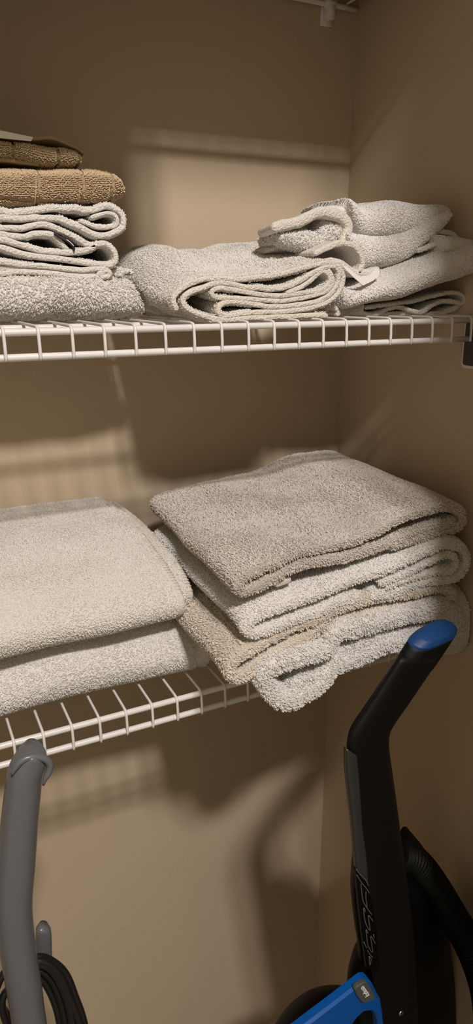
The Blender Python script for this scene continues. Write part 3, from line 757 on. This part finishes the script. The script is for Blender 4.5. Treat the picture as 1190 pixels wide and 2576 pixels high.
grip = vpart('handle', bar([((1003, 1664), (1112, 1660)), ((985, 1692), (1092, 1690)), ((930, 1778), (1035, 1775)), ((884, 1848), (992, 1838)), ((872, 1880), (980, 1866)),
                            ((871, 1920), (978, 1905)), ((876, 1990), (987, 1975)), ((888, 2090), (1001, 2080)), ((900, 2180), (1012, 2170)), ((915, 2280), (1025, 2270)), ((930, 2400), (1040, 2400)), ((940, 2600), (1050, 2600))], YV, .017), M['blackm'])
# blue end cap: bevelled oval facing up
def capgeo():
    rings = []
    oc = [(1027, 1612), (1032, 1600), (1052, 1583), (1085, 1566), (1110, 1561), (1132, 1566), (1146, 1580), (1148, 1592), (1140, 1608), (1112, 1622), (1080, 1634), (1055, 1635), (1035, 1625)]
    base = crom(np.array([at(x, y, YV) for x, y in oc+oc[:1]]), .003)[:-1]
    c = base.mean(0)
    depth = np.array([0, .030, 0.])
    # tilt the oval: points higher in the picture lie further back
    yy = np.array([1.0*(p[2]-base[:, 2].min())/(np.ptp(base[:, 2])) for p in base])
    def tiltd(P3, k):
        out = []
        for p, t in zip(P3, yy):
            v = p-CAM; s_ = (p[1]+k*t-CAM[1])/v[1]; out.append(CAM+v*s_)
        return np.array(out)
    top = tiltd(base, .030); ct = top.mean(0)
    nrm = np.array([.35, -.45, .82]); nrm /= np.linalg.norm(nrm)
    capgeo.top = top
    rings = [top-nrm*.002, top, ct+(top-ct)*.97+nrm*.0025, ct+(top-ct)*.74+nrm*.0075, ct+(top-ct)*.70+nrm*.008, ct+(top-ct)*.3+nrm*.0085]
    n = len(base); V = np.vstack(rings+[[ct+nrm*.0086]])
    Fc = [(i*n+j, i*n+(j+1) % n, (i+1)*n+(j+1) % n, (i+1)*n+j) for i in range(len(rings)-1) for j in range(n)]
    k = (len(rings)-1)*n; Fc += [(k+j, k+(j+1) % n, len(V)-1) for j in range(n)]; Fc.append(tuple(range(n-1, -1, -1)))
    return V, Fc
vpart('end_cap', capgeo(), M['blue'], sharp=25)['label'] = 'blue bevelled cap'
dv = at(930, 1850, YV)-at(1085, 1610, YV); dv /= np.linalg.norm(dv); tp_ = capgeo.top; ct_ = tp_.mean(0)
Vc = []
for k_, q_ in ((.0, .3), (.0, .985), (.004, 1.0), (.02, 1.0), (.04, .97), (.055, .9), (.058, .3)):
    Vc.append(ct_+(tp_-ct_)*q_+dv*k_)
nn_ = len(tp_); Fc_ = [(i*nn_+j, i*nn_+(j+1) % nn_, (i+1)*nn_+(j+1) % nn_, (i+1)*nn_+j) for i in range(6) for j in range(nn_)]+[tuple(range(nn_)), tuple(6*nn_+j for j in range(nn_))[::-1]]
vpart('handle_collar', (np.vstack(Vc), Fc_), M['blackm'])
# glossy grey strip with lettering down the left of the handle
K3 = crop(6.78, 860, 2080)
def strip(pairs, Y, th, step=.004, n=8):
    Lw = crom([at(a[0], a[1], Y) for a, b in pairs], step); Rw = crom([at(b[0], b[1], Y+.0) for a, b in pairs], step)
    m = max(len(Lw), len(Rw)); u = np.linspace(0, 1, m)
    rs = lambda Q: np.stack([np.interp(u, np.linspace(0, 1, len(Q)), Q[:, k]) for k in range(3)], 1)
    Lw, Rw = rs(Lw), rs(Rw); Gf = []
    for l, r in zip(Lw, Rw):
        row = []
        for t in np.linspace(0, 1, n): row.append(l*(1-t)+r*t+np.array([0, -th*math.sin(math.pi*min(1, t+.0))**.7*.6, 0]))
        for t in np.linspace(1, 0, n): row.append(l*(1-t)+r*t+np.array([0, .006, 0]))
        Gf.append(row)
    Gf = np.array(Gf); a, b = Gf.shape[:2]
    Fc = [(i*b+j, i*b+(j+1) % b, (i+1)*b+(j+1) % b, (i+1)*b+j) for i in range(a-1) for j in range(b)]
    Fc += [tuple(range(b-1, -1, -1)), tuple((a-1)*b+j for j in range(b))]
    return Gf.reshape(-1, 3), Fc
vpart('side_panel', strip([((872, 1884), (898, 1902)), ((873, 1940), (903, 1950)), ((880, 2010), (908, 2020)), ((888, 2080), (912, 2080)), ((893, 2140), (920, 2140)), ((897, 2185), (925, 2190)), ((902, 2200), (927, 2225))], YV-.002, .003), M['smoke'])['label'] = 'glossy grey side panel'
vpart('name_panel', strip([((896, 2188), (926, 2232)), ((900, 2225), (934, 2262)), ((906, 2290), (944, 2310)), ((913, 2350), (950, 2370)), ((925, 2440), (955, 2440))], YV-.0015, .003), M['blackp'])
strokes = [[(246, 720), (300, 800), (400, 900), (455, 1010)], [(255, 820), (320, 930), (410, 1040), (475, 1140)],
           [(325, 975), (335, 1090), (360, 1260), (420, 1370), (510, 1500)], [(410, 1110), (410, 1220), (430, 1370)],
           [(400, 1450), (372, 1380), (385, 1560), (420, 1680), (482, 1770), (465, 1640), (455, 1510), (530, 1610)],
           [(445, 1820), (412, 1750), (425, 1900), (450, 2040), (525, 2140), (510, 2020), (495, 1870), (570, 1990)],
           [(540, 1835), (550, 1900)], [(375, 1960), (400, 2020), (430, 2070)], [(440, 2110), (480, 2180), (528, 2230)], [(465, 2210), (475, 2360), (500, 2260), (470, 2215)]]
ml = MB()
for st in strokes:
    Pz = crom([at(x, y, YV-.0046) for x, y in K3(st)], .002); ml.tube(Pz, .0007, 6)
vpart('panel_lettering', (np.concatenate(ml.V), ml.F), M['letter'])['label'] = 'slanted grey lettering'
# main body and dirt cup
vpart('dirt_cup', bar([((892, 2163), (930, 2150)), ((884, 2190), (980, 2180)), ((877, 2240), (1010, 2235)), ((876, 2290), (1030, 2290)), ((884, 2370), (1050, 2370)), ((893, 2440), (1060, 2450)), ((895, 2600), (1060, 2600))], YV+.03, .05), M['blackp'])
vpart('body', bar([((990, 2225), (1022, 2222)), ((985, 2262), (1062, 2255)), ((980, 2300), (1092, 2300)), ((960, 2350), (1112, 2345)), ((935, 2400), (1126, 2400)), ((900, 2450), (1128, 2450)), ((870, 2500), (1132, 2500)), ((860, 2560), (1140, 2560)), ((860, 2680), (1150, 2680))], YV+.025, .055), M['blackp'])
dome = []
c0 = at(868, 2735, YV-.01)
for a in np.linspace(0, math.pi/2, 14):
    rr_ = .095*math.cos(a); dome.append((c0+np.array([0, .04, .098*math.sin(a)]), np.array([rr_+1e-4, 0, 0]), np.array([0, rr_*.8+1e-4, 0])))
dome = [(c0+np.array([0, .04, -.25]), np.array([.095, 0, 0]), np.array([0, .076, 0]))]+dome
vpart('canister_lid', loft(dome, 40, 1.0), M['blackm'])
# hose
hs = crom([at(1000, 2150, YV+.06), at(1045, 2170, YV+.055), at(1090, 2225, YV+.05), at(1136, 2300, YV+.03), at(1185, 2385, YV+.0), at(1222, 2490, YV-.03), at(1235, 2600, YV-.05)], .0006)
rad = .0215+.0012*np.sin(np.arange(len(hs))*2*math.pi/9.0)
vpart('hose', (lambda m: (np.concatenate(m.V), m.F))(MB().tube(hs, rad, 24)), M['blackm'])
# blue carry handle with button
def plate(px, Y, th, bev=.003):
    base = np.array([at(x, y, Y) for x, y in px]); n = len(base); c = base.mean(0)
    ins = []
    for i in range(n):
        p, a, b = base[i], base[i-1], base[(i+1) % n]
        d1 = (a-p)/np.linalg.norm(a-p); d2 = (b-p)/np.linalg.norm(b-p); t1_ = np.cross([0, 1, 0], d2); t2_ = -np.cross([0, 1, 0], d1)
        m_ = t1_+t2_; m_ /= np.linalg.norm(m_)+1e-9; ins.append(p+m_*bev)
    ins = np.array(ins)
    if np.linalg.norm(ins-c, axis=1).mean() > np.linalg.norm(base-c, axis=1).mean(): ins = 2*base-ins
    V = np.vstack([ins, base+np.array([0, bev, 0]), base+np.array([0, th, 0])])
    Fc = [tuple(range(n))]+[(k*n+i, (k+1)*n+i, (k+1)*n+(i+1) % n, k*n+(i+1) % n) for k in (0, 1) for i in range(n)]+[tuple(range(3*n-1, 2*n-1, -1))]
    return V, Fc
YB = YV-.055
lever = vpart('carry_handle', plate([(560, 2740), (775, 2576), (850, 2519), (905, 2476), (917, 2467), (928, 2466), (938, 2476), (950, 2500), (959, 2516), (964, 2545), (970, 2600), (976, 2650), (984, 2760),
                                     (962, 2760), (957, 2650), (955, 2600), (951, 2568), (944, 2552), (932, 2546), (915, 2548), (900, 2562), (880, 2590), (800, 2690), (700, 2790)], YB, .012), M['blueb'], sharp=30)
lever['label'] = 'bright blue carry handle'
bt = [(893, 2490), (896, 2484), (913, 2473), (922, 2471), (928, 2476), (940, 2497), (945, 2508), (943, 2515), (920, 2523), (913, 2524), (908, 2519), (897, 2502)]
btn = vpart('empty_button', plate(bt, YB-.0035, .005, .0012), M['greyb'], parent=lever, sharp=30)
btn['label'] = 'grey button lettered empty'
# the word "empty" as a text mesh
fc = bpy.data.curves.new('button_lettering', 'FONT'); fc.body = 'empty'; fc.size = 1.0; fc.extrude = .02; fc.align_x = 'CENTER'; fc.align_y = 'CENTER'
fo = bpy.data.objects.new('button_lettering', fc); COL.objects.link(fo)
p1 = at(913, 2483, YB-.0042); p2 = at(927, 2503, YB-.0042)
dr = (p2-p1); wlen = np.linalg.norm(dr); xd = dr/wlen; yd = np.cross([0, -1., 0], xd); yd /= np.linalg.norm(yd); zd = np.cross(xd, yd)
bpy.context.view_layer.update()
sc_ = wlen/2.45*1.15
mm = Matrix([[xd[i]*sc_, yd[i]*sc_, zd[i]*sc_, ((p1+p2)/2)[i]] for i in range(3)]+[[0, 0, 0, 1]])
me = bpy.data.meshes.new_from_object(fo); me.transform(mm); me.transform(Matrix.Translation(-vac.location)); bpy.data.objects.remove(fo)
me.materials.clear(); me.materials.append(M['letterw'])
lt = bpy.data.objects.new('button_lettering', me); COL.objects.link(lt); lt.parent = lever; lt['label'] = 'small white word empty'
sw = at(1008, 2548, YV-.0015)
mb = MB(); 
rg = [(sw+np.array([0, -.0008*k, 0]), np.array([r_, 0, 0]), np.array([0, 0, r_])) for k, r_ in ((0, .0042), (1, .0042), (2, .0034), (3, .002))]
vpart('screw', loft(rg, 18, 1.0), M['screw'])
# ================================================================== GREY HANDLE AT LEFT
YG = -.13
gh = empty('grey_handle', tuple(at(60, 2500, YG))); tag(gh, 'grey upright handle with a flared tip and cord hook, standing at the lower left', 'mop handle')
def gpart(name, VF, mat, sharp=None):
    V, Fc = VF; o = mesh_obj(name, np.asarray(V)-np.array(gh.location), Fc, mat, gh)
    if sharp: autosmooth(o, sharp)
    return o
gpart('grip', bar([((64, 1909), (108, 1910)), ((50, 1917), (120, 1921)), ((37, 1936), (121, 1946)), ((24, 1962), (110, 1972)), ((14, 2020), (106, 2022)), ((5, 2100), (99, 2100)), ((-3, 2200), (93, 2200)), ((-8, 2290), (86, 2290)), ((-6, 2350), (88, 2345)), ((2, 2430), (97, 2425)), ((16, 2510), (109, 2505)), ((28, 2580), (118, 2576)), ((50, 2720), (140, 2716))], YG, .017, pw=.95, n=36), M['greyp'])
tp = crom([at(x, y, YG+.004) for x, y in [(30, 1950), (38, 1932), (50, 1917), (68, 1907), (88, 1904), (108, 1907), (121, 1915), (126, 1926), (123, 1942), (114, 1958), (109, 1975)]], .003)
gpart('flared_rim', (lambda m: (np.concatenate(m.V), m.F))(MB().tube(tp, np.interp(np.linspace(0, 1, len(tp)), [0, .15, .85, 1], [.0012, .0034, .0034, .0012]), 14)), M['greyp'])
gpart('cord_hook', (lambda: bar([((100, 2341), (123, 2341)), ((93, 2348), (129, 2349)), ((91, 2362), (131, 2364)), ((92, 2420), (133, 2422)), ((94, 2470), (136, 2470))], YG+.05, .007, pw=.8))(), M['greyp'])
cr = tag(empty('power_cord', tuple(at(100, 2500, YG))), 'coiled black power cord hanging on the hook of the grey handle', 'cord')
loops = [[(60, 2440), (95, 2418), (125, 2425), (155, 2460), (180, 2520), (205, 2590), (225, 2700)], [(60, 2420), (98, 2408), (130, 2418), (165, 2450), (190, 2510), (212, 2576), (235, 2700)],
         [(60, 2450), (100, 2440), (130, 2465), (150, 2510), (165, 2576), (180, 2700)], [(60, 2465), (98, 2462), (118, 2480), (140, 2530), (152, 2590), (160, 2700)],
         [(60, 2430), (98, 2425), (130, 2440), (160, 2490), (180, 2560), (200, 2700)],
         [(60, 2430), (20, 2440), (-5, 2475), (-20, 2540), (-30, 2700)], [(60, 2470), (20, 2490), (5, 2520), (12, 2560), (35, 2620), (60, 2700)], [(-30, 2490), (0, 2528), (20, 2560), (40, 2620)]]
for i, lp in enumerate(loops):
    Pz = crom([at(x, y, YG+.022+.004*(i % 4)) for x, y in lp], .004)
    m_ = MB().tube(Pz, .0042, 12); V = np.concatenate(m_.V)-np.array(cr.location); mesh_obj('cord_loop', V, m_.F, M['cord'], cr)

# ================================================================== ADDED TOP SHELF LOAD (unseen above the frame, shaped to shade the back wall)
def blocker(x0, x1, yz, t, mat, label):
    mb = MB(); V, Fc = sheet_geo([np.array([x1, y, z]) for y, z in yz], t, (-1, 0, 0), dep(x1-x0, 30), deform=dS(.003), step=.008); mb.add(V, Fc)
    tag(mb.build('light_blocker', mat), label, 'blocker')
z0 = ZT+.022
blocker(-.40, .205, [(.27, z0), (.1, z0), (0, z0), (-.045, z0-.01), (-.062, z0-.06), (-.06, z0-.125), (-.085, z0-.10), (-.09, z0), (-.05, z0+.045), (.1, z0+.045), (.27, z0+.045)], .028, M['ecru'],
        'added unseen shade-casting ecru blanket on the top shelf, its end hanging over the front rail')
blocker(.22, W-.015, [(.27, z0), (.1, z0), (.05, z0), (.03, z0+.02), (.06, z0+.045), (.1, z0+.045), (.27, z0+.045)], .028, M['white'],
        'added unseen shade-casting white blanket lying flat on the top shelf beside the right wall')

for o_ in list(COL.objects):
    if o_.parent is None and o_.get('category') == 'towel':
        lw = np.array([v.co[2] for v in o_.data.vertices]).mean() < -.15
        o_['group'] = 'folded bath towels on the lower shelf' if lw else 'folded towels on the eye-level shelf'
    if o_.parent is None and o_.get('category') == 'shelf': o_['group'] = 'wire shelves across the closet'
    if o_.parent is None and o_.get('category') == 'cloth': o_['group'] = 'small cloths on the eye-level shelf'
    if o_.parent is None and o_.get('category') == 'blocker': o_['group'] = 'light blockers added on the top shelf'
run_pile_jobs()
